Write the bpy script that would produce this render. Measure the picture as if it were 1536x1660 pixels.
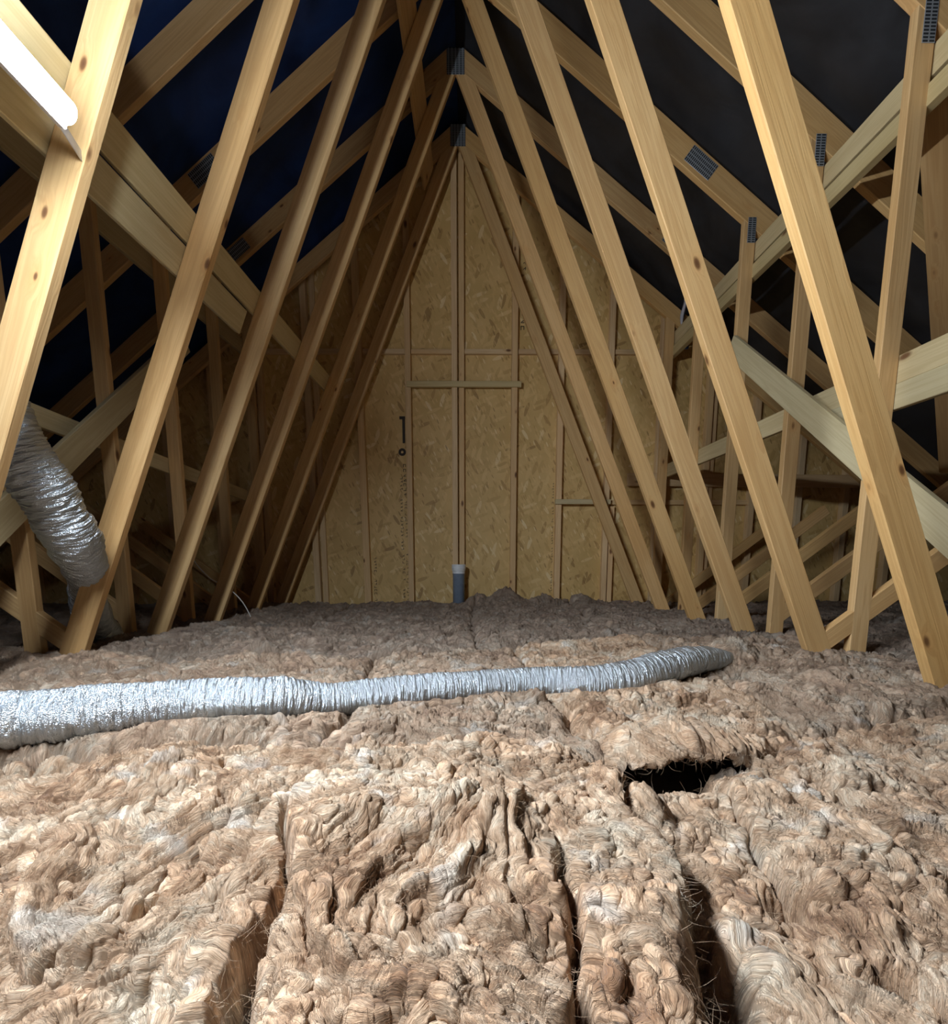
import bpy, bmesh, math, random
import numpy as np
from mathutils import Vector, Matrix

for o in list(bpy.data.objects): bpy.data.objects.remove(o)
SC = bpy.context.scene
COL = SC.collection
PI = math.pi
ZO = 0.62                                  # ceiling boards at z = 0, the eye 0.62 m above them

# ---------------------------------------------------------------- camera
PITCH, YAW, FPX, CYP = .1323, .0057, 758.9, 1005.9
cam_d = bpy.data.cameras.new('camera'); cam = bpy.data.objects.new('camera', cam_d); COL.objects.link(cam)
cam.location = (0, 0, 0); cam.rotation_euler = (PI / 2 - PITCH, 0, -YAW)
cam_d.sensor_fit = 'HORIZONTAL'; cam_d.sensor_width = 36; cam_d.lens = FPX / 1536 * 36
cam_d.shift_y = (CYP - 830) / 1536
cam_d.clip_start = .02
SC.camera = cam
# ---------------------------------------------------------------- world, exposure
SC.view_settings.view_transform = 'Standard'; SC.view_settings.look = 'None'
SC.view_settings.gamma = 1; SC.view_settings.use_curve_mapping = False
SC.view_settings.exposure = 2.6
TUBE_POWER = 62.0                          # emission of the two strip lights
TUBE_COL = (0.84, 0.92, 1.0, 1)
W = bpy.data.worlds.new('world'); SC.world = W; W.use_nodes = True
W.node_tree.nodes['Background'].inputs[0].default_value = (.5, .6, .8, 1)
W.node_tree.nodes['Background'].inputs[1].default_value = 0.0
SC.cycles.max_bounces = 6; SC.cycles.diffuse_bounces = 4; SC.cycles.glossy_bounces = 3
SC.cycles.use_denoising = True
SC.cycles.sample_clamp_indirect = 6

# ---------------------------------------------------------------- roof geometry
C0 = -.112                                 # centre line of the roof
TA, TB = 1.495, .4231                      # long web: inner edge X = TA - TB*Z
TH = .042                                  # timber thickness
DY = [1.5287, 2.1322, 2.7203, 3.3175, 3.9282, 4.53]
WALL_Y = 4.70
SL = {1: .752, -1: .79}                    # rafter slopes
RZ = 3.565                                 # rafter underside at the centre line
FL = -.62

# ---------------------------------------------------------------- materials
def newmat(name):
    m = bpy.data.materials.new(name); m.use_nodes = True
    nt = m.node_tree; b = nt.nodes['Principled BSDF']
    return m, nt, b
def N(nt, t, **kw):
    n = nt.nodes.new(t)
    for k, v in kw.items():
        if k == 'ins':
            for kk, vv in v.items(): n.inputs[kk].default_value = vv
        else: setattr(n, k, v)
    return n
def ramp(nt, stops, interp='LINEAR'):
    r = nt.nodes.new('ShaderNodeValToRGB'); r.color_ramp.interpolation = interp
    el = r.color_ramp.elements
    while len(el) > 1: el.remove(el[-1])
    el[0].position = stops[0][0]; el[0].color = (*stops[0][1], 1)
    for p, c in stops[1:]:
        e = el.new(p); e.color = (*c, 1)
    return r
def mathn(nt, op, a=None, b=None, c=None):
    n = nt.nodes.new('ShaderNodeMath'); n.operation = op
    for i, v in enumerate((a, b, c)):
        if v is None: continue
        if isinstance(v, (int, float)): n.inputs[i].default_value = v
        else: nt.links.new(v, n.inputs[i])
    return n.outputs[0]
def mixc(nt, fac, a, b, bt='MIX'):
    n = nt.nodes.new('ShaderNodeMix'); n.data_type = 'RGBA'; n.blend_type = bt
    for sock, v in ((n.inputs[0], fac), (n.inputs[6], a), (n.inputs[7], b)):
        if isinstance(v, (int, float)): sock.default_value = v
        elif isinstance(v, tuple): sock.default_value = (*v, 1) if len(v) == 3 else v
        else: nt.links.new(v, sock)
    return n.outputs[2]

def wood_mat(name, base, pale, dark, knots=.72, rough=.62):
    """sawn softwood, grain along local X"""
    m, nt, b = newmat(name); L = nt.links.new
    tc = N(nt, 'ShaderNodeTexCoord'); oi = N(nt, 'ShaderNodeObjectInfo')
    off = N(nt, 'ShaderNodeVectorMath', operation='SCALE'); off.inputs[0].default_value = (37., 11., 23.)
    L(oi.outputs['Random'], off.inputs[3])
    add = N(nt, 'ShaderNodeVectorMath', operation='ADD'); L(tc.outputs['Object'], add.inputs[0]); L(off.outputs[0], add.inputs[1])
    # knots
    mk = N(nt, 'ShaderNodeMapping'); mk.inputs['Scale'].default_value = (5.0, 11, 11); L(add.outputs[0], mk.inputs[0])
    vo = N(nt, 'ShaderNodeTexVoronoi', ins={'Scale': 1., 'Randomness': .95}); L(mk.outputs[0], vo.inputs['Vector'])
    sep = N(nt, 'ShaderNodeSeparateColor'); L(vo.outputs['Color'], sep.inputs[0])
    has = mathn(nt, 'GREATER_THAN', sep.outputs[0], knots)
    rad = mathn(nt, 'MULTIPLY_ADD', sep.outputs[1], .11, .055)
    kd = mathn(nt, 'DIVIDE', vo.outputs['Distance'], rad)
    kr = ramp(nt, [(0, (1, 1, 1)), (.55, (.85, .85, .85)), (1.0, (0, 0, 0))]); 
    kd2 = mathn(nt, 'MULTIPLY', kd, .8); L(kd2, kr.inputs[0])
    kmask = mathn(nt, 'MULTIPLY', kr.outputs[0], has)
    halo = mathn(nt, 'MULTIPLY', mathn(nt, 'SUBTRACT', 1., mathn(nt, 'MINIMUM', mathn(nt, 'DIVIDE', vo.outputs['Distance'], .38), 1.)), has)
    # grain lines, bent round the knots
    bend = N(nt, 'ShaderNodeCombineXYZ'); L(mathn(nt, 'MULTIPLY', halo, .018), bend.inputs[1]); L(mathn(nt, 'MULTIPLY', halo, .018), bend.inputs[2])
    add2 = N(nt, 'ShaderNodeVectorMath', operation='ADD'); L(add.outputs[0], add2.inputs[0]); L(bend.outputs[0], add2.inputs[1])
    mg = N(nt, 'ShaderNodeMapping'); mg.inputs['Scale'].default_value = (.9, 22, 22); L(add2.outputs[0], mg.inputs[0])
    n1 = N(nt, 'ShaderNodeTexNoise', ins={'Scale': 1., 'Detail': 3., 'Roughness': .6, 'Distortion': .6}); L(mg.outputs[0], n1.inputs['Vector'])
    rings = mathn(nt, 'SINE', mathn(nt, 'MULTIPLY', n1.outputs['Fac'], 34.))
    rings = mathn(nt, 'MULTIPLY_ADD', rings, .5, .5)
    mf = N(nt, 'ShaderNodeMapping'); mf.inputs['Scale'].default_value = (6, 210, 210); L(add2.outputs[0], mf.inputs[0])
    n2 = N(nt, 'ShaderNodeTexNoise', ins={'Scale': 1., 'Detail': 2.}); L(mf.outputs[0], n2.inputs['Vector'])
    ml = N(nt, 'ShaderNodeMapping'); ml.inputs['Scale'].default_value = (1.1, 5, 5); L(add.outputs[0], ml.inputs[0])
    n3 = N(nt, 'ShaderNodeTexNoise', ins={'Scale': 1., 'Detail': 3.}); L(ml.outputs[0], n3.inputs['Vector'])
    c0 = mixc(nt, mathn(nt, 'MULTIPLY_ADD', n3.outputs['Fac'], 1.6, -.35), base, pale)
    c1 = mixc(nt, mathn(nt, 'MULTIPLY', rings, .30), c0, dark)
    c2 = mixc(nt, mathn(nt, 'MULTIPLY', n2.outputs['Fac'], .30), c1, dark)
    ha = mathn(nt, 'MULTIPLY', mathn(nt, 'MULTIPLY', halo, halo), .55)
    c3 = mixc(nt, ha, c2, tuple(x * y for x, y in zip(base, (.85, .6, .4))))
    c4 = mixc(nt, kmask, c3, (.12, .05, .02))
    # per timber tint
    tint = ramp(nt, [(0, (.80, .76, .74)), (.3, (1, .93, .80)), (.6, (.92, .93, .96)), (1, (1.08, 1.0, .92))])
    L(oi.outputs['Random'], tint.inputs[0])
    c5 = mixc(nt, 1., c4, tint.outputs[0], 'MULTIPLY')
    L(c5, b.inputs['Base Color']); b.inputs['Roughness'].default_value = rough
    b.inputs['Specular IOR Level'].default_value = .35
    bp = N(nt, 'ShaderNodeBump', ins={'Strength': .25, 'Distance': .002})
    L(mathn(nt, 'ADD', mathn(nt, 'MULTIPLY', n2.outputs['Fac'], .6), mathn(nt, 'MULTIPLY', rings, .4)), bp.inputs['Height'])
    L(bp.outputs[0], b.inputs['Normal'])
    return m
M_WOOD = wood_mat('sawn_pine', (.66, .42, .175), (.78, .57, .30), (.42, .22, .075), knots=.62)
M_PALE = wood_mat('pale_treated_board', (.56, .47, .27), (.68, .60, .38), (.38, .29, .14), knots=.86)
M_STUD = wood_mat('stud_pine', (.74, .52, .28), (.84, .67, .42), (.50, .30, .13), knots=.8)

def osb_mat():
    m, nt, b = newmat('oriented_strand_board'); L = nt.links.new
    tc = N(nt, 'ShaderNodeTexCoord')
    prev = None; hts = []
    base = N(nt, 'ShaderNodeTexNoise', ins={'Scale': 3., 'Detail': 4.}); L(tc.outputs['Object'], base.inputs['Vector'])
    rb = ramp(nt, [(.3, (.56, .37, .13)), (.7, (.70, .48, .20))]); L(base.outputs['Fac'], rb.inputs[0]); col = rb.outputs[0]
    for i, (ang, sx, sz, seed) in enumerate(((.35, 5.5, 24, 0), (-1.0, 7, 27, 7), (1.25, 6, 22, 13), (2.0, 16, 62, 19))):
        mp = N(nt, 'ShaderNodeMapping'); mp.inputs['Rotation'].default_value = (0, ang, 0); mp.inputs['Location'].default_value = (seed, 0, seed * 1.7)
        L(tc.outputs['Object'], mp.inputs[0])
        mp2 = N(nt, 'ShaderNodeMapping'); mp2.inputs['Scale'].default_value = (sx, 1, sz); L(mp.outputs[0], mp2.inputs[0])
        v = N(nt, 'ShaderNodeTexVoronoi', ins={'Scale': 1.}); L(mp2.outputs[0], v.inputs['Vector'])
        s = N(nt, 'ShaderNodeSeparateColor'); L(v.outputs['Color'], s.inputs[0])
        r = ramp(nt, [(0, (.22, .11, .03)), (.10, (.46, .28, .09)), (.5, (.66, .44, .17)), (.9, (.76, .54, .24)), (1, (.88, .74, .44))]); L(s.outputs[0], r.inputs[0])
        msk = mathn(nt, 'GREATER_THAN', s.outputs[1], .62)
        inn = mathn(nt, 'LESS_THAN', v.outputs['Distance'], .42)
        mm = mathn(nt, 'MULTIPLY', mathn(nt, 'MULTIPLY', msk, inn), .62)
        col = mixc(nt, mm, col, r.outputs[0]); hts.append(mathn(nt, 'MULTIPLY', mm, s.outputs[0]))
    L(col, b.inputs['Base Color']); b.inputs['Roughness'].default_value = .6
    h = hts[0]
    for x in hts[1:]: h = mathn(nt, 'ADD', h, x)
    bp = N(nt, 'ShaderNodeBump', ins={'Strength': .4, 'Distance': .003}); L(h, bp.inputs['Height']); L(bp.outputs[0], b.inputs['Normal'])
    return m
M_OSB = osb_mat()

def felt_mat(name, col, spec=.5):
    m, nt, b = newmat(name); L = nt.links.new
    tc = N(nt, 'ShaderNodeTexCoord')
    n = N(nt, 'ShaderNodeTexNoise', ins={'Scale': 2.2, 'Detail': 6., 'Distortion': 1.2}); L(tc.outputs['Object'], n.inputs['Vector'])
    r = ramp(nt, [(.3, tuple(c * .6 for c in col)), (.75, tuple(c * 1.5 for c in col))]); L(n.outputs['Fac'], r.inputs[0])
    L(r.outputs[0], b.inputs['Base Color']); b.inputs['Roughness'].default_value = .55; b.inputs['Specular IOR Level'].default_value = spec
    n2 = N(nt, 'ShaderNodeTexNoise', ins={'Scale': 3.5, 'Detail': 3., 'Distortion': .5}); L(tc.outputs['Object'], n2.inputs['Vector'])
    bp = N(nt, 'ShaderNodeBump', ins={'Strength': .5, 'Distance': .03}); L(n2.outputs['Fac'], bp.inputs['Height']); L(bp.outputs[0], b.inputs['Normal'])
    return m
M_FELT_R = felt_mat('black_roofing_felt', (.024, .025, .029), .35)
M_FELT_L = felt_mat('glare_blue_roofing_felt', (.012, .034, .125), .2)  # blue lens glare round the lamp is put into the left felt's colour

def foil_mat():
    m, nt, b = newmat('crinkled_foil'); L = nt.links.new
    uv = N(nt, 'ShaderNodeUVMap'); uv.uv_map = 'UVMap'
    mp = N(nt, 'ShaderNodeMapping'); mp.inputs['Scale'].default_value = (150, 6, 1); L(uv.outputs[0], mp.inputs[0])
    n1 = N(nt, 'ShaderNodeTexNoise', ins={'Scale': 1., 'Detail': 4., 'Distortion': 1.1}); L(mp.outputs[0], n1.inputs['Vector'])
    mp2 = N(nt, 'ShaderNodeMapping'); mp2.inputs['Scale'].default_value = (55, 14, 1); L(uv.outputs[0], mp2.inputs[0])
    n2 = N(nt, 'ShaderNodeTexVoronoi', feature='DISTANCE_TO_EDGE'); L(mp2.outputs[0], n2.inputs['Vector'])
    h = mathn(nt, 'ADD', n1.outputs['Fac'], mathn(nt, 'MULTIPLY', n2.outputs['Distance'], .8))
    bp = N(nt, 'ShaderNodeBump', ins={'Strength': .8, 'Distance': .005}); L(h, bp.inputs['Height']); L(bp.outputs[0], b.inputs['Normal'])
    b.inputs['Metallic'].default_value = .92; b.inputs['Roughness'].default_value = .36
    b.inputs['Base Color'].default_value = (.56, .61, .66, 1)
    return m
M_FOIL = foil_mat()

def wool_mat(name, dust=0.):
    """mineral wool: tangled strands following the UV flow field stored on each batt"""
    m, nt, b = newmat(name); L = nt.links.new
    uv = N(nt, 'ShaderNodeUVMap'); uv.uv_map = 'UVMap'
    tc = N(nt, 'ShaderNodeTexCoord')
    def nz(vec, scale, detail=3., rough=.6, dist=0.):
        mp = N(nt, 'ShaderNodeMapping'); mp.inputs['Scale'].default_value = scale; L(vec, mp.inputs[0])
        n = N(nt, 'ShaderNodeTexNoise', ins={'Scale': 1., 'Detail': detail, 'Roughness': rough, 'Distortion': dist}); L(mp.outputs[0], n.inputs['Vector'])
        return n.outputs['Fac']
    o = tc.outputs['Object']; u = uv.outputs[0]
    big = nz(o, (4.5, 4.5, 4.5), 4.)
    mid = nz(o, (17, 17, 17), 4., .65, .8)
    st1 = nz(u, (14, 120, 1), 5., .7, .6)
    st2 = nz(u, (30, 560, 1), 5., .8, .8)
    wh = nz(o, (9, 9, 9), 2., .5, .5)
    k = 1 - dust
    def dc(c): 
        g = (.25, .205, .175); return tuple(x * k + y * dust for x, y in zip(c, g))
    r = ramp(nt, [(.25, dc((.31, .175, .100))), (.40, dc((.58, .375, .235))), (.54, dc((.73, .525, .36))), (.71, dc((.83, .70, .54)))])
    f = mathn(nt, 'ADD', mathn(nt, 'MULTIPLY', big, .38), mathn(nt, 'ADD', mathn(nt, 'MULTIPLY', mid, .34), mathn(nt, 'MULTIPLY', st1, .28)))
    f = mathn(nt, 'MULTIPLY_ADD', mathn(nt, 'SUBTRACT', f, .5), 2.3, .5)
    L(f, r.inputs[0])
    rw = ramp(nt, [(.60, (0, 0, 0)), (.74, (1, 1, 1))]); L(wh, rw.inputs[0])
    c = mixc(nt, mathn(nt, 'MULTIPLY', rw.outputs[0], .75), r.outputs[0], dc((.86, .82, .76)))
    s2 = ramp(nt, [(.36, (.50, .40, .32)), (.47, (.90, .87, .84)), (.64, (1.14, 1.14, 1.13))]); L(st2, s2.inputs[0])
    c = mixc(nt, mathn(nt, 'MULTIPLY_ADD', wh, 1.5, -.1), c, s2.outputs[0], 'MULTIPLY')
    L(c, b.inputs['Base Color']); b.inputs['Roughness'].default_value = .85; b.inputs['Specular IOR Level'].default_value = .15
    b.inputs['Sheen Weight'].default_value = .12
    bp = N(nt, 'ShaderNodeBump', ins={'Strength': 1., 'Distance': .013}); L(st1, bp.inputs['Height'])
    bp2 = N(nt, 'ShaderNodeBump', ins={'Strength': 1., 'Distance': .005}); L(st2, bp2.inputs['Height']); L(bp.outputs[0], bp2.inputs['Normal'])
    L(bp2.outputs[0], b.inputs['Normal'])
    return m
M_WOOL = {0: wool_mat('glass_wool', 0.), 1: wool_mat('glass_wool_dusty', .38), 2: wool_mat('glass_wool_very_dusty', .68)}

def plain(name, col, rough=.5, metal=0., emit=None, bump=0.):
    m, nt, b = newmat(name)
    tc = N(nt, 'ShaderNodeTexCoord'); n = N(nt, 'ShaderNodeTexNoise', ins={'Scale': 30., 'Detail': 3.}); nt.links.new(tc.outputs['Object'], n.inputs['Vector'])
    r = ramp(nt, [(.3, tuple(c * .9 for c in col)), (.7, tuple(min(1, c * 1.06) for c in col))]); nt.links.new(n.outputs['Fac'], r.inputs[0])
    nt.links.new(r.outputs[0], b.inputs['Base Color'])
    b.inputs['Roughness'].default_value = rough; b.inputs['Metallic'].default_value = metal
    if emit:
        b.inputs['Emission Color'].default_value = emit[0]; b.inputs['Emission Strength'].default_value = emit[1]
    return m
M_TUBE = plain('lit_diffuser', (.9, .9, .9), .4, 0, (TUBE_COL, TUBE_POWER))
M_HOUSING = plain('white_housing', (.75, .76, .78), .4)
M_PIPE = plain('grey_plastic_pipe', (.20, .25, .33), .35)
M_CAP = plain('white_plastic_cap', (.78, .82, .85), .35)
M_CORD = plain('white_cord', (.6, .58, .55), .6)
M_INK = plain('black_ink', (.035, .024, .016), .7)
M_FILM = plain('clear_film', (.55, .53, .56), .2)
M_BLUE = plain('blue_plastic', (.06, .14, .45), .4)
M_DECK = plain('plasterboard', (.35, .33, .30), .9)
M_STEEL = plain('steel_strap', (.45, .46, .48), .4, .8)

def plate_mat():
    m, nt, b = newmat('punched_galvanised_plate'); L = nt.links.new
    tc = N(nt, 'ShaderNodeTexCoord'); sep = N(nt, 'ShaderNodeSeparateXYZ'); L(tc.outputs['Object'], sep.inputs[0])
    a = mathn(nt, 'ABSOLUTE', mathn(nt, 'SINE', mathn(nt, 'MULTIPLY', sep.outputs[0], PI / .0125)))
    c = mathn(nt, 'ABSOLUTE', mathn(nt, 'SINE', mathn(nt, 'MULTIPLY', sep.outputs[1], PI / .026)))
    slot = mathn(nt, 'MULTIPLY', mathn(nt, 'GREATER_THAN', a, .62), mathn(nt, 'GREATER_THAN', c, .35))
    col = mixc(nt, slot, (.42, .45, .48), (.05, .055, .06)); L(col, b.inputs['Base Color'])
    b.inputs['Metallic'].default_value = .55; b.inputs['Roughness'].default_value = .5
    bp = N(nt, 'ShaderNodeBump', ins={'Strength': .6, 'Distance': .002}); bp.invert = True; L(slot, bp.inputs['Height']); L(bp.outputs[0], b.inputs['Normal'])
    return m
M_PLATE = plate_mat()

# ---------------------------------------------------------------- object helpers
def tag(o, label=None, cat=None, group=None, kind=None):
    if label: o['label'] = label
    if cat: o['category'] = cat
    if group: o['group'] = group
    if kind: o['kind'] = kind
    return o
def empty(name, loc, label, cat, group=None):
    o = bpy.data.objects.new(name, None); o.empty_display_size = .1; COL.objects.link(o); o.location = loc
    return tag(o, label, cat, group)
def link(name, me, mat, parent=None, mw=None, smooth=False):
    o = bpy.data.objects.new(name, me); COL.objects.link(o)
    if mat: me.materials.append(mat)
    if mw is None: mw = Matrix.Identity(4)
    if parent is not None:
        o.parent = parent; pm = Matrix.Translation(parent.location) if parent.parent is None else PW[parent]
        o.matrix_local = pm.inverted() @ mw
    else: o.matrix_local = mw
    PW[o] = mw.copy()
    if smooth: me.polygons.foreach_set('use_smooth', [True] * len(me.polygons))
    return o
PW = {}
def boxmesh(name, lx, ly, lz, bev=.003, wob=0., seed=0):
    """box centred on the origin, arrises eased; a long timber is cut in sections so it can bow slightly"""
    bm = bmesh.new(); bmesh.ops.create_cube(bm, size=1)
    for v in bm.verts: v.co = Vector((v.co.x * lx, v.co.y * ly, v.co.z * lz))
    if bev: bmesh.ops.bevel(bm, geom=list(bm.edges), offset=min(bev, lz * .3, ly * .3), segments=1, affect='EDGES')
    me = bpy.data.meshes.new(name); bm.to_mesh(me); bm.free(); return me
def timber(name, p0, p1, wdir, w, t, mat=None, parent=None, bev=.003):
    """board from p0 to p1 (centre line), width along wdir, thickness t across"""
    p0, p1 = Vector(p0), Vector(p1); x = (p1 - p0); ln = x.length; x.normalize()
    y = Vector(wdir); y = (y - x * y.dot(x)).normalized(); z = x.cross(y)
    mw = Matrix((x, y, z)).transposed().to_4x4(); mw.translation = (p0 + p1) / 2
    return link(name, boxmesh(name, ln, w, t, bev), mat or M_WOOD, parent, mw)
def frustum_loft(rings, name, closed=True, caps=True):
    n = len(rings[0]); vs = [p for r in rings for p in r]; fs = []
    for i in range(len(rings) - 1):
        for j in range(n):
            k = (j + 1) % n; fs.append((i * n + j, i * n + k, (i + 1) * n + k, (i + 1) * n + j))
    if caps: fs.append(tuple(range(n))[::-1]); fs.append(tuple(range((len(rings) - 1) * n, len(rings) * n)))
    me = bpy.data.meshes.new(name); me.from_pydata(vs, [], fs); me.update(); return me
def lathe(name, prof, n=40):
    return frustum_loft([[(r * math.cos(2 * PI * j / n), r * math.sin(2 * PI * j / n), z) for j in range(n)] for r, z in prof], name)

# ---------------------------------------------------------------- noise
def _hash(ix, iy, seed):
    h = (ix.astype(np.int64) * 374761393 + iy.astype(np.int64) * 668265263 + seed * 1442695041) & 0xffffffff
    h = ((h ^ (h >> 13)) * 1274126177) & 0xffffffff
    return (h ^ (h >> 16)) & 0xffff
def perlin(x, y, seed=0):
    xi = np.floor(x); yi = np.floor(y); fx = x - xi; fy = y - yi
    u = fx * fx * fx * (fx * (fx * 6 - 15) + 10); v = fy * fy * fy * (fy * (fy * 6 - 15) + 10)
    def g(ax, ay, dx, dy):
        a = _hash(ax, ay, seed) * (2 * PI / 65536.); return np.cos(a) * dx + np.sin(a) * dy
    a = g(xi, yi, fx, fy); b = g(xi + 1, yi, fx - 1, fy); c = g(xi, yi + 1, fx, fy - 1); d = g(xi + 1, yi + 1, fx - 1, fy - 1)
    return ((a + (b - a) * u) * (1 - v) + (c + (d - c) * u) * v) * 1.45
def fbm(x, y, f, octs=4, seed=0, gain=.5):
    s = 0; a = 1.
    for i in range(octs):
        s = s + a * perlin(x * f, y * f, seed + i * 17); a *= gain; f *= 2.03
    return s

# ================================================================ SETTING
# floor (the ceiling boards of the room below, under the wool)
me = boxmesh('floor', 13, 8, .02, 0); f = link('floor', me, M_DECK, None, Matrix.Translation((C0, 2.4, FL - .01))); tag(f, kind='structure')

# gable wall
XE = 5.6
def roofz(x): 
    s = 1 if x > C0 else -1
    return RZ + .215 - SL[s] * abs(x - C0)
xs = list(np.linspace(C0 - XE, C0 + XE, 41)); vs = []; 
for x in xs: vs += [(x, WALL_Y, FL), (x, WALL_Y, max(FL + .01, roofz(x)))]
for x in xs: vs += [(x, WALL_Y + .011, FL), (x, WALL_Y + .011, max(FL + .01, roofz(x)))]
n2 = 2 * len(xs); fs = []
for i in range(len(xs) - 1):
    a = 2 * i; fs.append((a, a + 2, a + 3, a + 1)); fs.append((n2 + a, n2 + a + 1, n2 + a + 3, n2 + a + 2)); fs.append((a + 1, a + 3, n2 + a + 3, n2 + a + 1))
me = bpy.data.meshes.new('wall_back'); me.from_pydata(vs, [], fs); me.update()
wall = link('wall_back', me, M_OSB); tag(wall, kind='structure')
SD = .062                                     # studs stand proud of the sheathing
def stud(x0, x1, w, z1=None, ztop_off=.03, d=SD, z0=FL, mat=None):
    zt = roofz(x1) - ztop_off if z1 is None else z1
    timber('stud', (x0, WALL_Y - d / 2, z0), (x1, WALL_Y - d / 2, zt), (1, 0, 0), w, d - .001, mat or M_STUD, wall, .002)
stud(-.157, -.155, .052); stud(-.092, -.088, .050, d=.05)
stud(-.594, -.59, .052); stud(-1.02, -1.065, .062); stud(.409, .405, .055); stud(.849, .842, .055)
stud(1.312, 1.31, .05); stud(1.372, 1.37, .045, d=.055, z1=.50)
stud(-1.515, -1.545, .058); stud(-1.447, -1.47, .05, d=.03)
for x in (-1.98, -2.44, -2.9, -3.36, -3.82, -4.28, 1.80, 2.26, 2.72, 3.18, 3.64, 4.1): stud(x, x, .055)
stud(2.32, 2.32, .05, d=.03)
# noggins between the studs, and the sheet joint they back
px = [-4.28, -3.82, -3.36, -2.9, -2.44, -1.98, -1.48, -1.04, -.592, -.125, .407, .845, 1.31, 1.80, 2.26, 2.72]
for a, b in zip(px[3:-3], px[4:-2]):
    if max(abs(a - C0), abs(b - C0)) < 2.2: timber('noggin', (a + .03, WALL_Y - .018, 1.915), (b - .028, WALL_Y - .018, 1.915), (0, 0, 1), .042, .036, M_STUD, wall, .002)
timber('ledger_board', (-.602, WALL_Y - .062, 1.613), (.470, WALL_Y - .062, 1.613), (0, 0, 1), .052, .034, M_PALE, wall, .003)
timber('ledger_board', (.81, WALL_Y - .068, .54), (1.345, WALL_Y - .068, .54), (0, 0, 1), .046, .04, M_PALE, wall, .003)
timber('noggin', (1.34, WALL_Y - .02, .54), (2.70, WALL_Y - .02, .54), (0, 0, 1), .045, .038, M_STUD, wall, .002)
timber('noggin', (1.5, WALL_Y - .06, .75), (4.3, WALL_Y - .06, .73), (0, 0, 1), .12, .03, M_STUD, wall, .002)

# printed marks on the sheathing: a bold stamp, a round mark and rows of small blurred characters
def marks(rects, discs, name, label):
    bm = bmesh.new()
    for (x, z, w, h, a) in rects:
        c, s = math.cos(a), math.sin(a); q = []
        for dx, dz in ((-w / 2, -h / 2), (w / 2, -h / 2), (w / 2, h / 2), (-w / 2, h / 2)):
            q.append(bm.verts.new((x + dx * c - dz * s, WALL_Y - .0015, z + dx * s + dz * c)))
        bm.faces.new(q)
    for (x, z, r0, r1) in discs:
        n = 24
        o_ = [bm.verts.new((x + r1 * math.cos(2 * PI * i / n), WALL_Y - .0015, z + r1 * math.sin(2 * PI * i / n))) for i in range(n)]
        i_ = [bm.verts.new((x + r0 * math.cos(2 * PI * i / n), WALL_Y - .0015, z + r0 * math.sin(2 * PI * i / n))) for i in range(n)]
        for i in range(n): bm.faces.new((o_[i], o_[(i + 1) % n], i_[(i + 1) % n], i_[i]))
    r = bmesh.ops.extrude_face_region(bm, geom=list(bm.faces))
    for v in [g for g in r['geom'] if isinstance(g, bmesh.types.BMVert)]: v.co.y += .001
    me = bpy.data.meshes.new(name); bm.to_mesh(me); bm.free()
    o = link(name, me, M_INK, wall); o['label'] = label
random.seed(5)
def glyph_column(x, z0, z1, w, pitch, fill=.8):
    out = []; z = z0
    while z < z1:
        if random.random() < fill:
            k = random.randint(0, 4); h = pitch * .62
            if k in (0, 3): out.append((x - w * .38, z, w * .2, h, 0))
            if k in (0, 1, 4): out.append((x, z - h * .38, w * .9, h * .2, 0))
            if k in (1, 2): out.append((x + w * .1, z, w * .85, h * .2, .5))
            if k in (2, 3, 4): out.append((x + w * .38, z, w * .2, h * .9, 0))
            if k == 3: out.append((x, z + h * .38, w * .8, h * .2, 0))
        z += pitch
    return out
rz = lambda y: (905 - y) / 759 * WALL_Y
rx = lambda u: (u - 764) / 759 * WALL_Y
R_ = [(rx(657.5), rz(690), .055, .028, 0), (rx(659.5), rz(710), .026, .22, 0)]
R_ += glyph_column(rx(659.5), rz(805), rz(760), .028, .045, .9) + glyph_column(rx(654), rz(890), rz(778), .026, .034) + glyph_column(rx(660.5), rz(870), rz(812), .022, .030)
R_ += glyph_column(rx(655.5), rz(972), rz(898), .024, .034) + glyph_column(rx(661.5), rz(970), rz(898), .022, .034)
marks(R_, [(rx(656.5), rz(741), .012, .036)], 'printed_stamp', 'bold black vertical stamp with a round mark and small letters')
marks(glyph_column(rx(609.5), rz(972), rz(903), .026, .032, .85), [], 'printed_stamp', 'faint vertical row of small printed characters')
marks(glyph_column(rx(841.5), rz(570), rz(494), .036, .06, .9) + glyph_column(rx(843), rz(478), rz(440), .03, .05, .8), [], 'printed_stamp', 'blurred vertical print under the sloping timber')
marks(glyph_column(rx(833.5), rz(955), rz(835), .022, .028, .85), [], 'printed_stamp', 'tiny vertical print beside the stud')
marks(glyph_column(rx(893), rz(965), rz(785), .016, .026, .75), [], 'printed_stamp', 'dotted vertical print beside the stud')

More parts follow.
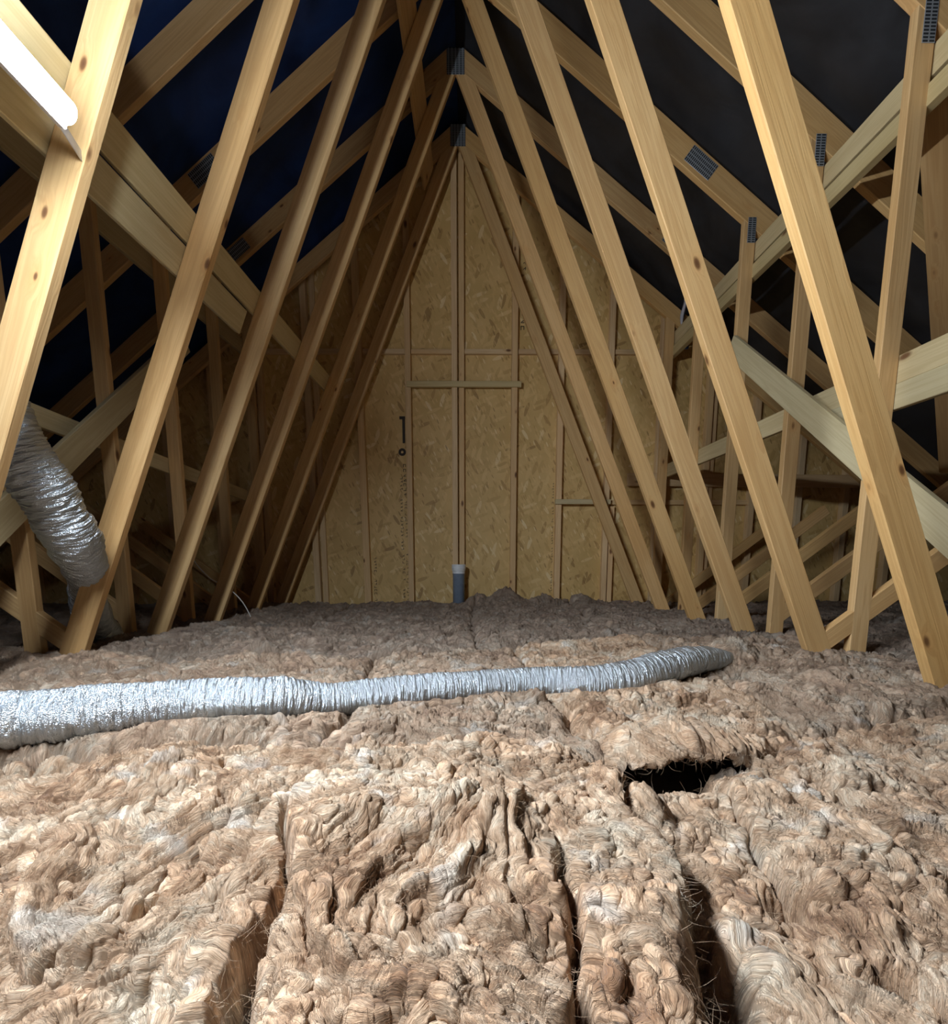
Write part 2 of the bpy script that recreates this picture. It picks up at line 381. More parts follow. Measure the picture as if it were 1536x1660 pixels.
# roofing felt: draped between the rafters, one sheet surface per slope
def felt(name, s, mat, seed):
    nx, ny = 90, 150
    X = np.linspace(0, XE + .2, nx); Y = np.linspace(-1.4, WALL_Y + .3, ny)
    gx, gy = np.meshgrid(X, Y, indexing='ij')
    z = RZ + .222 - SL[s] * gx
    ph = (gy - DY[0]) / .6; sag = (1 - np.abs(2 * (ph - np.floor(ph)) - 1))
    lap = np.mod(gx / math.cos(math.atan(SL[s])) + .3, 1.35) 
    z = z - .028 * sag + .030 * fbm(gx, gy, 2.1, 4, seed) * np.minimum(1, sag * 2 + .15) + np.where(lap < .06, -.014, 0) + .03
    V = np.stack([C0 + s * gx, gy, z], -1).reshape(-1, 3)
    idx = np.arange(nx * ny).reshape(nx, ny)
    F = np.stack([idx[:-1, :-1], idx[1:, :-1], idx[1:, 1:], idx[:-1, 1:]], -1).reshape(-1, 4)
    if s > 0: F = F[:, ::-1]
    me = bpy.data.meshes.new(name); me.from_pydata(V.tolist(), [], F.tolist()); me.update()
    o = link(name, me, mat, smooth=True); tag(o, kind='structure')
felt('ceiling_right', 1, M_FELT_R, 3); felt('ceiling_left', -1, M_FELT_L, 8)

# ================================================================ ROOF TRUSSES
names = ['nearest the camera, crossed by the strip light', 'second from the camera, standing behind the hanging foil duct',
         'third from the camera, its left post seen in the blue gloom', 'fourth from the camera, with a punched plate on its right rafter',
         'second from the gable wall, its apex plate visible at the ridge', 'last before the gable wall, tight behind its neighbour']
RW = {0: .15, 1: .15, 2: .15, 3: .15, 4: .13, 5: .12}
def nail_plate(parent, x, y, z, ang, lx, ly):
    mw = Matrix.Translation((x, y - .0012, z)) @ Matrix.Rotation(-ang, 4, 'Y') @ Matrix.Rotation(PI / 2, 4, 'X')
    link('nail_plate', boxmesh('nail_plate', lx, ly, .0022, .0006), M_PLATE, parent, mw)
STR = {0: -.13, 1: -.196, 2: -.275, 3: -.335, 4: -.42, 5: -.46}
for k, Y in enumerate(DY):
    t = empty('roof_truss', (C0, Y, FL), 'pine roof truss, ' + names[k], 'roof truss')
    yc = Y + TH / 2
    for s in (1, -1):
        m = SL[s]; n = Vector((s * m, 0, 1)).normalized(); w = RW[k]
        zc0 = RZ + w / 2 / n.z
        e = .002 if s > 0 else 0
        timber('rafter', (C0 + s * .02, yc, zc0 - m * .02), (C0 + s * XE, yc, zc0 - m * XE), n, w, TH + .0008 * s, M_WOOD, t)
        # long web, foot to apex
        wp = .116 * math.cos(math.atan(TB)); nn = Vector((s * 1, 0, TB)).normalized()
        def wc(z): return (C0 + s * (TA + .058 - TB * z), yc, z)
        jit = random.uniform(-.004, .004)
        timber('long_web', (wc(FL + .01)), (wc(3.58)), nn, wp, TH - .0015 - (.0008 if s < 0 else 0), M_WOOD, t)
        # upright post
        xp = C0 + s * (1.872 + .04); zt = RZ - m * 1.91 + .09
        timber('post', (xp, yc, FL + .01), (xp, yc, zt), (1, 0, 0), .08, TH - .0025, M_WOOD, t)
        # outer strut
        x0, x1 = (1.76 if k == 1 else 1.90), 3.05
        z0 = STR[k] + (x0 - 2) * .78; z1 = STR[k] + (x1 - 2) * .78
        if k: timber('strut', (C0 + s * x0, yc, z0), (C0 + s * x1, yc, z1), (0, 0, 1), .085, TH - .003, M_WOOD, t)
        # plates
        a = math.atan(m)
        if k != 5: nail_plate(t, xp + s * .01, Y - .001, zt - .12, PI / 2, .15, .052)
        if k in (3,): nail_plate(t, C0 + s * 1.88 - s * .31, Y - .0015, RZ - m * 1.57 + .10, -s * a, .20, .105)
        if k in (4,): nail_plate(t, C0 + s * 1.66, Y - .0015, RZ - m * 1.66 + .085, -s * a, .16, .09)
    nail_plate(t, C0, Y - .002, RZ + .03, PI / 2, .17, .13)
    timber('bottom_chord', (C0 - 3.3, yc, FL + .052), (C0 + 3.3, yc, FL + .052), (0, 0, 1), .095, TH - .004, M_WOOD, t)

# ================================================================ BINDERS AND BRACES
def board(label, p0, p1, wdir, w, t, mat, name='binder_board', cat='timber board', group=None):
    return tag(timber(name, p0, p1, wdir, w, t, mat), label, cat, group)
def webpt(s, off, z, y):  # a point on the outer side of the long webs
    return (C0 + s * (TA + off - TB * z), y, z)
up = (-TB, 0, 1)
def wdirL(s): return Vector((-s * TB, 0, 1)).normalized()
off = .116 + .018
board('long pale board behind the left webs, running past the shorter one below it', webpt(-1, off, 1.33, .35), webpt(-1, off, 1.385, 4.05), wdirL(-1), .118, .030, M_PALE)
board('short pale square-ended board lapped under the long one behind the left webs', webpt(-1, off, 1.209, .35), webpt(-1, off, 1.24, 2.67), wdirL(-1), .122, .030, M_PALE)
board('dark horizontal board high behind the left webs near the ridge', webpt(-1, off, 3.20, 1.4), webpt(-1, off, 3.24, 4.5), wdirL(-1), .19, .025, M_WOOD)
xo = 1.872 + .08 + .016
board('shadowed horizontal board on the left posts under the rafters', (C0 - xo, 1.0, 1.84), (C0 - xo, 4.62, 1.90), (0, 0, 1), .13, .028, M_PALE)
board('pale horizontal board low on the left posts, passing behind the hanging duct', (C0 - xo, 1.0, .74), (C0 - xo, 4.62, .565), (0, 0, 1), .10, .028, M_PALE)
board('upper of the two boards high on the right posts, darker and close under the rafters', (C0 + xo + .004, .9, 1.975), (C0 + xo + .004, 4.6, 1.985), (0, 0, 1), .115, .026, M_PALE)
board('lower and brighter of the two boards high on the right posts', (C0 + xo, .9, 1.835), (C0 + xo, 4.6, 1.87), (0, 0, 1), .085, .045, M_PALE)
board('long pale board low on the right posts, running back to the gable wall', (C0 + xo, .9, .80), (C0 + xo, 4.62, .82), (0, 0, 1), .118, .03, M_PALE)
board('short pale board lapped under the long one low on the right posts', (C0 + xo, .9, .685), (C0 + xo, 2.55, .70), (0, 0, 1), .108, .03, M_PALE)
xi = 1.872 - .016
def lin(y, y0, z0, y1, z1): return z0 + (z1 - z0) * (y - y0) / (y1 - y0)
board('pale diagonal brace sloping across the right posts', (C0 + xi, 3.34, 1.41), (C0 + xi, .90, lin(.90, 3.23, 1.32, 1.70, .07)), (0, 0, 1), .125, .028, M_PALE, 'diagonal_brace', 'timber brace')
board('diagonal brace sloping across the left posts behind the foil duct', (C0 - xi, 3.45, 1.47), (C0 - xi, 1.12, lin(1.12, 2.97, 1.0, 1.995, .13)), (0, 0, 1), .125, .028, M_PALE, 'diagonal_brace', 'timber brace')
d = Vector((.59, .5, -.44)).normalized(); nr = Vector((SL[1], 0, 1)).normalized(); wd = d.cross(nr)
if wd.y > 0: wd = -wd
q0 = Vector((1.93, 2.30, 0)); q0.z = RZ - .018 - SL[1] * (q0.x - C0); q1 = Vector((3.7, 3.80, 0)); q1.z = RZ - .018 - SL[1] * (q1.x - C0)
board('wide brown board fixed diagonally under the right rafters at the picture edge', q0 + wd * .1, q1 + wd * .1, wd, .2, .026, M_WOOD, 'diagonal_brace', 'timber brace')

# ================================================================ INSULATION
NEAR_S1 = [(.25, -.20), (.384, -.212), (.451, -.228), (.522, -.237), (.615, -.253), (.70, -.30), (.785, -.323), (.95, -.268), (1.4, -.30)]
NEAR_S2 = [(.25, .09), (.382, .101), (.5, .117), (.613, .124), (.75, .10), (.934, .047), (1.4, .05)]
NEAR_S3 = [(.25, .23), (.381, .25), (.448, .269), (.519, .284), (.612, .277), (.70, .262), (.804, .277), (.963, .315), (1.4, .3)]
NEAR_L = [(.25, -.46), (.416, -.47), (.504, -.469), (.578, -.433), (.659, -.405), (.786, -.40), (.9, -.52), (1.4, -.7)]
NEAR_R = [(.25, .50), (.418, .482), (.498, .464), (.618, .443), (.802, .48), (.931, .50), (1.4, .62)]
def curve(pts, y): p = np.array(pts); return np.interp(y, p[:, 0], p[:, 1])
DUCT = [(-2.3, .93, -.37, .072), (-1.75, 1.0, -.375, .073), (-1.21, 1.08, -.386, .074), (-1.08, 1.13, -.395, .076), (-.976, 1.17, -.397, .078), (-.799, 1.27, -.399, .070), (-.575, 1.35, -.411, .067),
        (-.432, 1.42, -.438, .057), (-.231, 1.5, -.436, .057), (.189, 1.62, -.437, .056), (.404, 1.61, -.433, .060), (.562, 1.63, -.422, .065),
        (.734, 1.72, -.403, .067), (.90, 1.82, -.400, .058), (1.02, 1.89, -.415, .047), (1.16, 1.98, -.448, .036), (1.35, 2.1, -.50, .034)]
DA = np.array(DUCT)

NR, NC = 860, 1280
rows = np.exp(np.linspace(math.log(.45), math.log(WALL_Y + .2 - .078), NR)) - .2
t_ = np.linspace(-1, 1, NC); cols = 1.16 * (t_ * .72 + .28 * t_ ** 3)
rows = np.concatenate([np.linspace(-1.0, .245, 50), rows]); NR = len(rows)      # the wool runs on under the eye and out to the eaves
gy = rows[:, None] * np.ones((1, NC)); gx = (np.maximum(gy, .25) + .2) * cols[None, :] + C0 * .3
out_ = np.clip((np.abs(t_) - .93) / .07, 0, 1)[None, :] * np.ones((NR, 1)); gx = gx * (1 - out_) + np.sign(gx) * 5.1 * out_
def wool_field(x, y):
    """three torn layers of wool, each combed its own way; the highest shows"""
    h = -.474 + .016 * fbm(x, y, 1.3, 3, 5)
    w1 = fbm(x, y, 3.1, 3, 11); w2 = fbm(x, y, 3.1, 3, 23); w3 = fbm(x, y, 10., 3, 31); w4 = fbm(x, y, 10., 3, 43)
    best = None
    for k, (ang, f1, of) in enumerate(((.25, 3.6, .0), (-.6, 4.6, -.002), (1.15, 5.2, -.006))):
        c, s_ = math.cos(ang), math.sin(ang); sd_ = 400 + 60 * k
        a_ = fbm(x, y, 3.4, 2, sd_ + 1); b_ = fbm(x, y, 3.4, 2, sd_ + 2); e_ = fbm(x, y, 11, 3, sd_ + 3); g_ = fbm(x, y, 11, 2, sd_ + 4)
        u = x * c + y * s_ + .15 * a_ + .026 * e_ + .02 * w1; v = -x * s_ + y * c + .10 * b_ + .015 * g_
        lump = .038 * perlin(u * f1, v * f1 * .7, sd_ + 5) + .014 * perlin(u * f1 * 2.6, v * f1 * 1.5, sd_ + 6)
        fold = (1 - np.abs(perlin(u * f1 * 2.6, v * f1 * .7, sd_ + 7))) ** 4
        st = 1 - np.abs(perlin(u * 38, v * 4.5, sd_ + 8)); st2 = 1 - np.abs(perlin(u * 85, v * 11, sd_ + 9)); st3 = 1 - np.abs(perlin(u * 190, v * 22, sd_ + 10))
        amp_ = .55 + .9 * np.clip(perlin(x * 7, y * 7, sd_ + 12) + .3, 0, 1)
        L_ = of + lump + .024 * fold + amp_ * (.0085 * st ** 3 + .0060 * st2 ** 3 + .0042 * st3 ** 2)
        L_ = L_ + .008 * perlin(x * 21, y * 21, sd_ + 11)
        if best is None: best, U, V_ = L_, u, v
        else:
            m_ = L_ > best; best = np.where(m_, L_, best); U = np.where(m_, u + 3.7 * k, U); V_ = np.where(m_, v, V_)
    n_ = fbm(x, y, 48, 3, 77)
    curl = np.abs(perlin(x * 30 + .9 * w3, y * 30 + .9 * w4, 79))
    det = best + .0042 * n_ - .006 * np.clip(.16 - curl, 0, 1) / .16 * np.clip(perlin(x * 5, y * 5, 83) + .35, 0, 1)
    return h, det, U, V_
base, det, fu, fv = wool_field(gx, gy)

# which batt each grid point belongs to, and how near its edge it lies
wob = .014 * fbm(gx, gy, 7., 3, 101); wob2 = .05 * fbm(gx, gy, 1.6, 3, 107)
def sd(x, pts, y): return x - curve(pts, y) + wob
dL, d1, d2, d3, dR = (sd(gx, p, gy) for p in (NEAR_L, NEAR_S1, NEAR_S2, NEAR_S3, NEAR_R))
front_y = np.interp(gx, [-2.5, -1.1, -.6, -.27, .05, .31, .62, 1.0, 2.5], [.92, 1.03, 1.12, 1.02, 1.06, 1.0, 1.0, 1.25, 1.5])
dF = gy - front_y + wob * 1.4
dM = gy - (2.35 + .25 * np.sin(gx * 1.4)) + wob2
E_ = np.full(gx.shape, 9.)      # distance to the batt edge
ID = np.zeros(gx.shape, int)
near = dF < 0; mid = (dF >= 0) & (dM < 0); far = dM >= 0
mcols = [-1.35, -.42, .27, .95, 1.95]; fcols = [-2.05, -1.1, .04, .92, 1.85]
def setcol(mask, ds, first):
    i = first * np.ones(gx.shape, int)
    for d_ in ds: i = i + (d_ > 0)
    ID[mask] = i[mask]
    for d_ in ds: E_[mask] = np.minimum(E_[mask], np.abs(d_[mask]))
setcol(near, [dL, d1, d2, d3, dR], 0)
setcol(mid, [gx - c - .05 * np.sin(gy * 2 + c) + wob * 1.5 for c in mcols], 6)
setcol(far, [gx - c - .04 * np.sin(gy * 1.3 + c) + wob * 2 for c in fcols], 12)
# the split between the two front batts closes towards the back
soft2 = (near & (np.abs(d2) < .1) & (gy > .68))
E_[soft2] += np.clip((gy[soft2] - .68) / .12, 0, 1) * .1
E_ = np.minimum(E_, np.abs(dF)); E_[~near] = np.minimum(E_[~near], np.abs(dM[~near]) * 1.3 + 0.0)
OFF = np.array([-.002, .012, .046, .040, -.020, -.004, .0, .004, .0, .006, .012, .03, .0, .006, .0, .008, .01, .02])
def band(y, a, b, e=.05): return np.clip((y - a) / e + .5, 0, 1) * np.clip((b - y) / e + .5, 0, 1)
groove = np.where(near, 0., .5 * np.exp(-(E_ / .022) ** 1.15))
rag = .010 * np.abs(fbm(gx, gy, 26., 2, 113))
for d_, m_, w_ in ((dL, .15 + .7 * band(gy, .40, .58, .1), .009), (d1, .35 + .65 * np.maximum(band(gy, 0, .56, .1), band(gy, .64, .83, .06)), .009 + .008 * band(gy, 0, .55, .1)),
                   (d2, .62 * band(gy, 0, .62, .12), .009), (d3, .15 + .85 * band(gy, 0, .56, .1), .012 + .014 * band(gy, 0, .52, .1)),
                   (dR, .22 + .2 * band(gy, .55, .75), .008), (dF, .35 + .5 * band(gx, .1, .7, .1), .016)):
    groove = np.maximum(groove, np.where(near, m_ * np.exp(-(np.maximum(np.abs(d_) - rag * m_, 0) / (w_ * 1.05)) ** 2.2), 0))
def gauss(cx, cy, sx, sy, a=0.):
    dx, dy = gx - cx, gy - cy; c, s = math.cos(a), math.sin(a)
    return np.exp(-((dx * c + dy * s) / sx) ** 2 - ((-dx * s + dy * c) / sy) ** 2)
lip = np.clip(gauss(.46, 1.03, .20, .09, .05) * 1.3, 0, 1) * (~near)
H = base + OFF[ID] + det * (1 - .55 * groove) - .135 * groove * (1 - .85 * lip)
def gauss(cx, cy, sx, sy, a=0.):
    dx, dy = gx - cx, gy - cy; c, s = math.cos(a), math.sin(a)
    return np.exp(-((dx * c + dy * s) / sx) ** 2 - ((-dx * s + dy * c) / sy) ** 2)
H -= .15 * gauss(.40, .95, .12, .05, .05) * near        # the hollow under the folded edge
H -= .05 * gauss(.42, .585, .03, .018, -.4)
H += .045 * gauss(.46, 1.07, .19, .055, .05) * (~near)    # the folded edge itself
H += .055 * gauss(.30, .775, .028, .045, .5)              # the peak standing up
H += .035 * gauss(-.19, .64, .075, .05, .3) * near
H += .03 * gauss(-.02, .66, .1, .07)
H -= .06 * gauss(-.95, 1.0, .28, .035, .25)
H += .05 * gauss(-1.72, 1.95, .28, .12); H += .06 * gauss(-1.0, 2.15, .09, .1); H += .035 * gauss(-1.1, 2.7, .4, .2)
H += .085 * gauss(1.14, 2.02, .16, .10, .5); H += .05 * gauss(1.35, 1.75, .22, .22)
H += .15 * gauss(.32, 4.42, .15, .14); H += .13 * gauss(.05, 4.40, .11, .10, .6); H += .09 * gauss(.70, 4.45, .12, .12); H += .10 * gauss(1.02, 4.45, .17, .12); H += .03 * gauss(-.7, 4.4, .5, .1)
H += .04 * gauss(.7, 1.0, .4, .1) * (~near) * .4
# the duct presses into the wool
yd = np.interp(gx, DA[:, 0], DA[:, 1]); zd = np.interp(gx, DA[:, 0], DA[:, 2]); rd = np.interp(gx, DA[:, 0], DA[:, 3])
dd = np.abs(gy - yd) / rd
cap = np.where(dd < 1, zd - rd * np.sqrt(np.clip(1 - dd ** 2, 0, 1)) * .98 + .004, zd + (dd - 1) * rd * 1.2 + .0)
cap = cap + np.clip(gx - .93, 0, 9) * .9
cap = np.where(gy < yd, np.minimum(cap, zd - rd * .45 + np.maximum(dd - 1, 0) * .03), cap)
cap = cap + np.clip(gx - .98, 0, 9) * 2.
inrange = dd < 2.6
H = np.where(inrange, np.minimum(H, cap), H)
H = np.maximum(H, FL + .012)
# ripples lean sideways, so folds overhang
def blur(a, n):
    for _ in range(n):
        p_ = np.pad(a, 1, mode='edge'); a = (p_[:-2, 1:-1] + p_[2:, 1:-1] + p_[1:-1, :-2] + p_[1:-1, 2:] + 2 * a) / 6
    return a
gH_r, gH_c = np.gradient(blur(H, 10)); dyr = np.gradient(rows)[:, None]; dxc = np.gradient(gx, axis=1)
hx = gH_c / dxc; hy = gH_r / dyr - hx * (np.gradient(gx, axis=0) / dyr)
lean = .0065 * np.clip(1 - (E_ < .004), 0, 1)
mag = np.sqrt(hx ** 2 + hy ** 2 + 1e-6); lim = np.minimum(mag, 1.3) / mag
PX_ = gx - lean * hx * lim + .004 * perlin(gx * 40, gy * 40, 201); PY_ = gy - lean * hy * lim * .8 + .004 * perlin(gx * 40, gy * 40, 211) 
PY_ -= .07 * gauss(.46, 1.02, .17, .035, .05) * (~near)   # the folded edge reaches forward over the hollow
PY_ = np.minimum(PY_, WALL_Y - .07)
P3 = np.stack([PX_, PY_, H], -1)

labels = ['peach glass wool batt at the lower left corner, beyond the diagonal split', 'peach glass wool batt lying left of the deep dark gap, streaked lengthwise',
          'raised pale wool batt at the bottom centre, right of the deep dark gap', 'front wool batt with an upright torn peak, right of the bottom centre one',
          'sunken wool batt with the small dark hole, right of the dark trench', 'streaky wool batt filling the lower right corner',
          'shaded wool batt under the near end of the lying duct', 'wool batt under the left half of the lying duct, behind the deep gap',
          'wool batt crossed by the middle of the lying duct', 'wool batt with a folded edge overhanging a dark hollow',
          'mauve grey wool batt at the feet of the near right webs', 'dim wool batt beyond the near right posts',
          'dim wool batt beyond the far left posts', 'brown wool batt around the feet of the far left webs',
          'dusty wool batt against the gable wall, left of the grey pipe crack', 'dusty wool batt heaped up beside the grey pipe',
          'dusty wool batt around the feet of the far right webs', 'dim wool batt beyond the far right posts']
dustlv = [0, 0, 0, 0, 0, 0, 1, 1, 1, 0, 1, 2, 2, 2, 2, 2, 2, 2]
fc = ID[:-1, :-1]
vid = np.arange(NR * NC).reshape(NR, NC)
quad = np.stack([vid[:-1, :-1], vid[:-1, 1:], vid[1:, 1:], vid[1:, :-1]], -1)
Pf = P3.reshape(-1, 3); UVf = np.stack([fv.reshape(-1), fu.reshape(-1)], -1)
rng = np.random.default_rng(4)
sx_r, sy_r = np.gradient(P3, axis=1), np.gradient(P3, axis=0)
NRM = np.cross(sx_r, sy_r); NRM /= np.linalg.norm(NRM, axis=-1, keepdims=True) + 1e-9
for b_ in range(18):
    q = quad[fc == b_].reshape(-1, 4)
    if len(q) < 10: continue
    ext = Pf[q].max(1) - Pf[q].min(1)       # the folded edge hangs free of the hollow in front of it
    q = q[~((np.abs(Pf[q[:, 0], 0] - .45) < .26) & (Pf[q[:, 0], 1] > .85) & (Pf[q[:, 0], 1] < 1.12) & ((ext[:, 2] > .022) | (ext[:, 1] > .03)))]
    used, inv = np.unique(q.reshape(-1), return_inverse=True)
    V = Pf[used]; F = inv.reshape(-1, 4)
    me = bpy.data.meshes.new('insulation_batt')
    me.vertices.add(len(V)); me.vertices.foreach_set('co', V.astype(np.float32).ravel())
    me.loops.add(F.size); me.loops.foreach_set('vertex_index', F.astype(np.int32).ravel())
    me.polygons.add(len(F)); me.polygons.foreach_set('loop_start', np.arange(0, F.size, 4, dtype=np.int32)); me.polygons.foreach_set('loop_total', np.full(len(F), 4, np.int32))
    me.update(calc_edges=True)
    uvl = me.uv_layers.new(name='UVMap'); uvl.data.foreach_set('uv', UVf[used][inv].astype(np.float32).ravel())
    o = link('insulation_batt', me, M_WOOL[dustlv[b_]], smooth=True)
    tag(o, labels[b_], 'insulation batt', 'glass wool batts laid over the attic floor')
    # loose curling fibres
    nf = {0: 2200, 1: 3000, 2: 4200, 3: 3400, 4: 2600, 5: 2600, 7: 1000, 8: 1400, 9: 2400, 10: 900, 15: 400}.get(b_, 0)
    if not nf: continue
    ii, jj = np.nonzero(ID[:-1, :-1] == b_)
    w = 1 + 5 * (groove[ii, jj] > .25) + 4 * (mag[ii, jj] > 1.5)
    vis = (rows[ii] < 2.4 if b_ != 15 else rows[ii] > 3.9) & (np.abs(gx[ii, jj]) < .3 + rows[ii]); w = w * vis
    sel = rng.choice(len(ii), nf, p=w / w.sum())
    vs, fs = [], []; S_ = 6
    for i, j in zip(ii[sel], jj[sel]):
        p = P3[i, j].copy(); n = NRM[i, j]; n = n if n[2] > 0 else -n
        far_ = rows[i]
        rad = (.00018 + .00016 * rng.random()) * (1 + .5 * far_); ln = (.010 + .034 * rng.random() ** 2) * (1 + .3 * far_)
        dr = rng.normal(size=3) * .5 + n * .35 + np.array([0, .5, 0]) * (1 if rng.random() < .5 else -1); dr /= np.linalg.norm(dr)
        p = p - n * .001; ax = rng.normal(size=3); cur = rng.normal() * 2.2 / S_
        b0 = len(vs)
        for s_ in range(S_):
            a = np.cross(dr, ax); a /= np.linalg.norm(a) + 1e-9; c = np.cross(dr, a); r_ = rad * (1 - .75 * s_ / (S_ - 1))
            for q_ in range(3): vs.append(p + r_ * (a * math.cos(q_ * 2.0944) + c * math.sin(q_ * 2.0944)))
            p = p + dr * ln / S_; dr = dr + a * cur + rng.normal(size=3) * .16 + np.array([0, 0, -.05]); dr /= np.linalg.norm(dr)
        for s_ in range(S_ - 1):
            for q_ in range(3):
                q2 = (q_ + 1) % 3; fs.append((b0 + s_ * 3 + q_, b0 + s_ * 3 + q2, b0 + s_ * 3 + 3 + q2, b0 + s_ * 3 + 3 + q_))
    fm = bpy.data.meshes.new('loose_fibres'); fm.from_pydata(np.array(vs).tolist(), [], fs); fm.update()
    fo = link('loose_fibres', fm, None, o); fm.materials.append(M_WOOL[dustlv[b_]]); fo['kind'] = 'stuff'
    fu_ = fm.uv_layers.new(name='UVMap')

# ================================================================ FOIL DUCTS
def catmull(P, n):
    P = np.array(P, float); P = np.vstack([2 * P[0] - P[1], P, 2 * P[-1] - P[-2]]); out = []
    segs = len(P) - 3
    for k in range(n):
        t = k / (n - 1) * segs; i = min(int(t), segs - 1); f = t - i
        a, b, c, d = P[i], P[i + 1], P[i + 2], P[i + 3]
        out.append(.5 * ((2 * b) + (-a + c) * f + (2 * a - 5 * b + 4 * c - d) * f * f + (-a + 3 * b - 3 * c + d) * f ** 3))
    return np.array(out)
def duct(name, path, label, pitch, amp, seed, nr=1500, ns=72, flat=.94, parent=None):
    c = catmull(path, 4 * nr); s_a = np.concatenate([[0], np.cumsum(np.linalg.norm(np.diff(c[:, :3], axis=0), axis=1))])
    nr = int(s_a[-1] / .0016); c = np.stack([np.interp(np.linspace(0, s_a[-1], nr), s_a, c[:, q_]) for q_ in range(4)], -1); T = np.gradient(c[:, :3], axis=0); T /= np.linalg.norm(T, axis=1, keepdims=True)
    s = np.concatenate([[0], np.cumsum(np.linalg.norm(np.diff(c[:, :3], axis=0), axis=1))])
    up_ = np.array([0, 0, 1.]) if abs(T[:, 2]).mean() < .6 else np.array([0, -1., 0])
    A = np.cross(T, up_); A /= np.linalg.norm(A, axis=1, keepdims=True); B = np.cross(A, T)
    th = np.linspace(0, 2 * PI, ns, endpoint=False)
    S2, TH2 = np.meshgrid(s, th, indexing='ij')
    r = c[:, 3][:, None] * np.ones((1, ns))
    cx_, cy_ = np.cos(TH2), np.sin(TH2)
    # wire helix, crumples between the turns, broader dents
    hel = np.cos((S2 / pitch - TH2 / (2 * PI)) * 2 * PI)
    per = lambda f, g, sd_: fbm(S2 * f + 5 * 0, (np.abs(((TH2 / PI) + 1) % 2 - 1)) * g + S2 * 3, 1., 3, sd_)
    cr = (1 - np.abs(per(62, 1.7, seed))) ** 2 + .5 * (1 - np.abs(per(130, 3.5, seed + 3))) ** 2; cr2 = np.abs(per(30, 2.6, seed + 5)); dent = per(9, 1.4, seed + 9)
    r = r * (.95 + .010 * hel + .058 * cr - amp * .05 * cr2 + .05 * dent * amp)
    P_ = c[:, None, :3] + r[..., None] * (A[:, None, :] * cx_[..., None] + B[:, None, :] * (cy_ * flat)[..., None])
    V = P_.reshape(-1, 3); idx = np.arange(nr * ns).reshape(nr, ns); i2 = np.roll(idx, -1, 1)
    F = np.stack([idx[:-1], i2[:-1], i2[1:], idx[1:]], -1).reshape(-1, 4)
    me = bpy.data.meshes.new(name); me.from_pydata(V.tolist(), [], F.tolist() + [tuple(idx[0])[::-1], tuple(idx[-1])]); me.update()
    uvl = me.uv_layers.new(name='UVMap')
    li = np.zeros(len(me.loops), np.int32); me.loops.foreach_get('vertex_index', li)
    u = np.stack([S2, np.minimum(TH2, 2 * PI - TH2) / PI], -1).reshape(-1, 2)
    uvl.data.foreach_set('uv', u[li].astype(np.float32).ravel())
    return tag(link(name, me, M_FOIL, parent, smooth=True), label, 'duct')
duct('flexible_duct', DUCT, 'crinkled silver foil duct lying across the wool from the left edge', .024, 1., 301)
duct('flexible_duct', [(-2.15, 1.50, 1.75, .095), (-1.98, 1.58, 1.35, .095), (-1.82, 1.66, .95, .095), (-1.69, 1.72, .60, .095), (-1.64, 1.78, .38, .095), (-1.62, 1.86, .22, .098), (-1.645, 1.98, .06, .095),
                       (-1.80, 2.22, -.09, .080), (-1.93, 2.36, -.20, .078), (-2.0, 2.48, -.33, .080), (-2.03, 2.58, -.44, .082), (-2.04, 2.64, -.55, .08)],
     'crumpled foil duct hanging down at the left behind the near webs', .03, 2.0, 351, flat=1.)

# ================================================================ STRIP LIGHT
def strip_light(x, z, y0, y1, label):
    t = empty('strip_light', (x, (y0 + y1) / 2, z), label, 'light')
    # half-round diffuser facing into the loft, its ends domed, on a flat white housing
    n = 20; nx_, nz_ = .93, -.37
    def ring(y, r): return [(x + r * (math.cos(a_) * nx_ - math.sin(a_) * nz_), y, z + r * (math.cos(a_) * nz_ + math.sin(a_) * nx_)) for a_ in [-PI / 2 + PI * j / (n - 1) for j in range(n)]]
    r0 = .031
    rr = [ring(y0, .012), ring(y0 + .004, .024), ring(y0 + .012, r0)] + [ring(y0 + .012 + (y1 - y0 - .024) * i / 6, r0) for i in range(1, 6)] + [ring(y1 - .012, r0), ring(y1 - .004, .024), ring(y1, .012)]
    link('diffuser', frustum_loft(rr, 'diffuser'), M_TUBE, t, smooth=True)
    out = Vector((-.905, 0, -.1)).normalized()
    cpos = Vector((x, 0, z)) + Vector((-nx_, 0, -nz_)) * .013
    timber('housing', (cpos.x, y0 - .01, cpos.z), (cpos.x, y1 + .006, cpos.z), (-nz_, 0, nx_), .064, .024, M_HOUSING, t)
    timber('bracket', (cpos.x - .012, y1 - .06, cpos.z + .01), (C0 - (TA - TB * (z + .01)) - .01, DY[0] + .02, z + .03), (0, 0, 1), .03, .003, M_STEEL, t, .0005)
    return t
strip_light(-1.035, 1.128, -.13, 1.372, 'glowing white strip light at the top left')

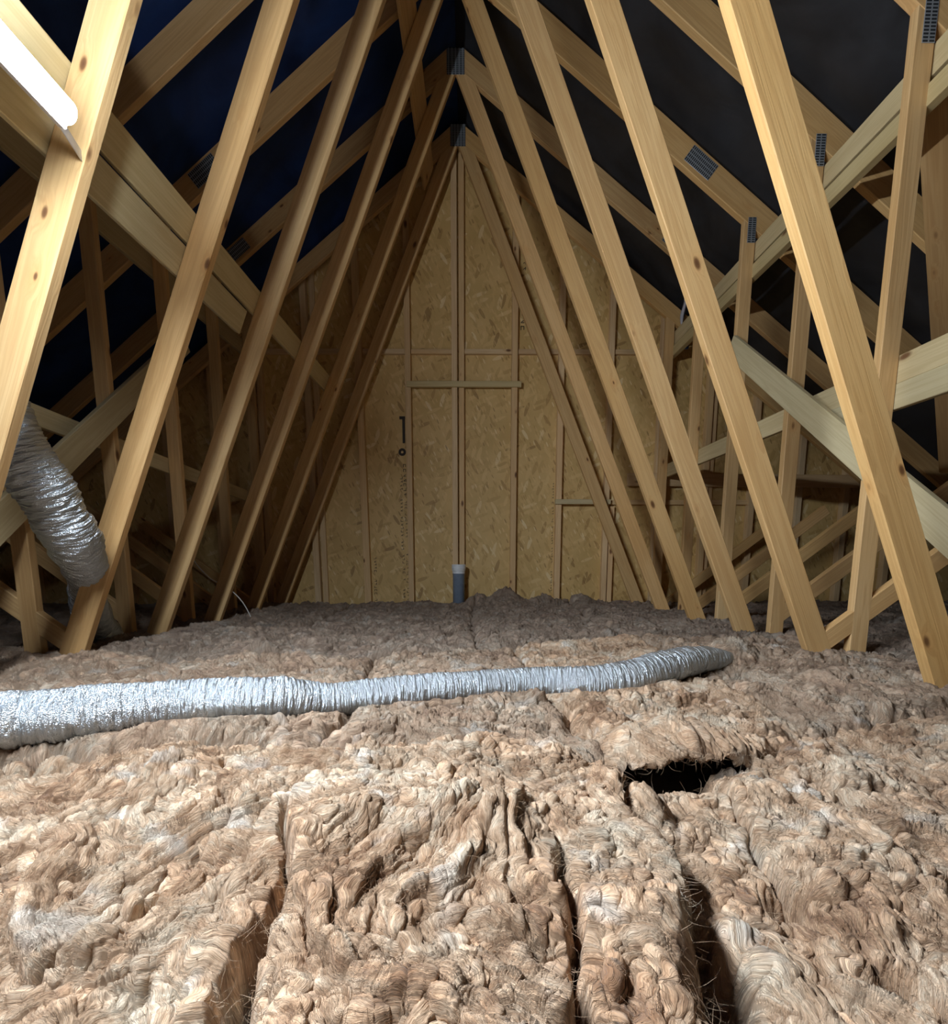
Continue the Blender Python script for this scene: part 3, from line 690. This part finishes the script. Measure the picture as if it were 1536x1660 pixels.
# ================================================================ PIPE, CORD, FILM
t = empty('soil_pipe', (-.122, 4.56, FL), 'grey plastic pipe with a white cap, rising from the wool at the gable wall', 'pipe')
link('pipe', lathe('pipe', [(.0, 0), (.058, 0), (.058, .50), (.060, .505), (.0, .505)]), M_PIPE, t, Matrix.Translation((-.122, 4.56, FL)), True)
link('cap', lathe('cap', [(.0, .47), (.052, .47), (.061, .474), (.061, .497), (.066, .501), (.066, .508), (.064, .512), (.068, .518), (.068, .556), (.064, .561), (0, .561)]), M_CAP, t, Matrix.Translation((-.122, 4.56, FL)), False)
def tube(name, pts, r, mat, n=8, steps=60):
    c = catmull([(*p, 0) for p in pts], steps)[:, :3]; T = np.gradient(c, axis=0); T /= np.linalg.norm(T, axis=1, keepdims=True)
    up_ = np.array([.3, .5, .8]); A = np.cross(T, up_); A /= np.linalg.norm(A, axis=1, keepdims=True); B = np.cross(A, T)
    rings = [[tuple(c[i] + r * (A[i] * math.cos(2 * PI * j / n) + B[i] * math.sin(2 * PI * j / n))) for j in range(n)] for i in range(steps)]
    return link(name, frustum_loft(rings, name), mat, smooth=True)
tag(tube('cord', [(-1.98, 3.30, .12), (-1.93, 3.30, -.02), (-1.84, 3.32, -.14), (-1.74, 3.36, -.21), (-1.66, 3.40, -.32), (-1.60, 3.42, -.47)], .004, M_CORD), 'thin white cord hanging between the left posts', 'cord')
t = empty('plastic_strip', (1.875, 4.46, 2.0), 'crumpled clear plastic strip hanging on the gable side post at the right', 'plastic strip')
rings = []
for i in range(26):
    f = i / 25; z = 2.52 - .62 * f; x = 1.895 + .018 * math.sin(f * 7) ; y = 4.47 + .01 * math.sin(f * 11); w = .006 + .014 * math.sin(PI * min(1, f * 1.15)) + .004 * math.sin(f * 23)
    rings.append([(x - w, y, z), (x, y - .012 - .004 * math.sin(f * 30), z), (x + w, y, z), (x, y + .004, z)])
link('film', frustum_loft(rings, 'film'), M_FILM, t, smooth=True)
link('blue_tag', boxmesh('blue_tag', .045, .02, .085, .008), M_BLUE, t, Matrix.Translation((1.925, 4.47, 1.90)))

# lift the whole place so that the boards below the wool are at z = 0
for o in COL.objects:
    if o.parent is None: o.location.z += ZO
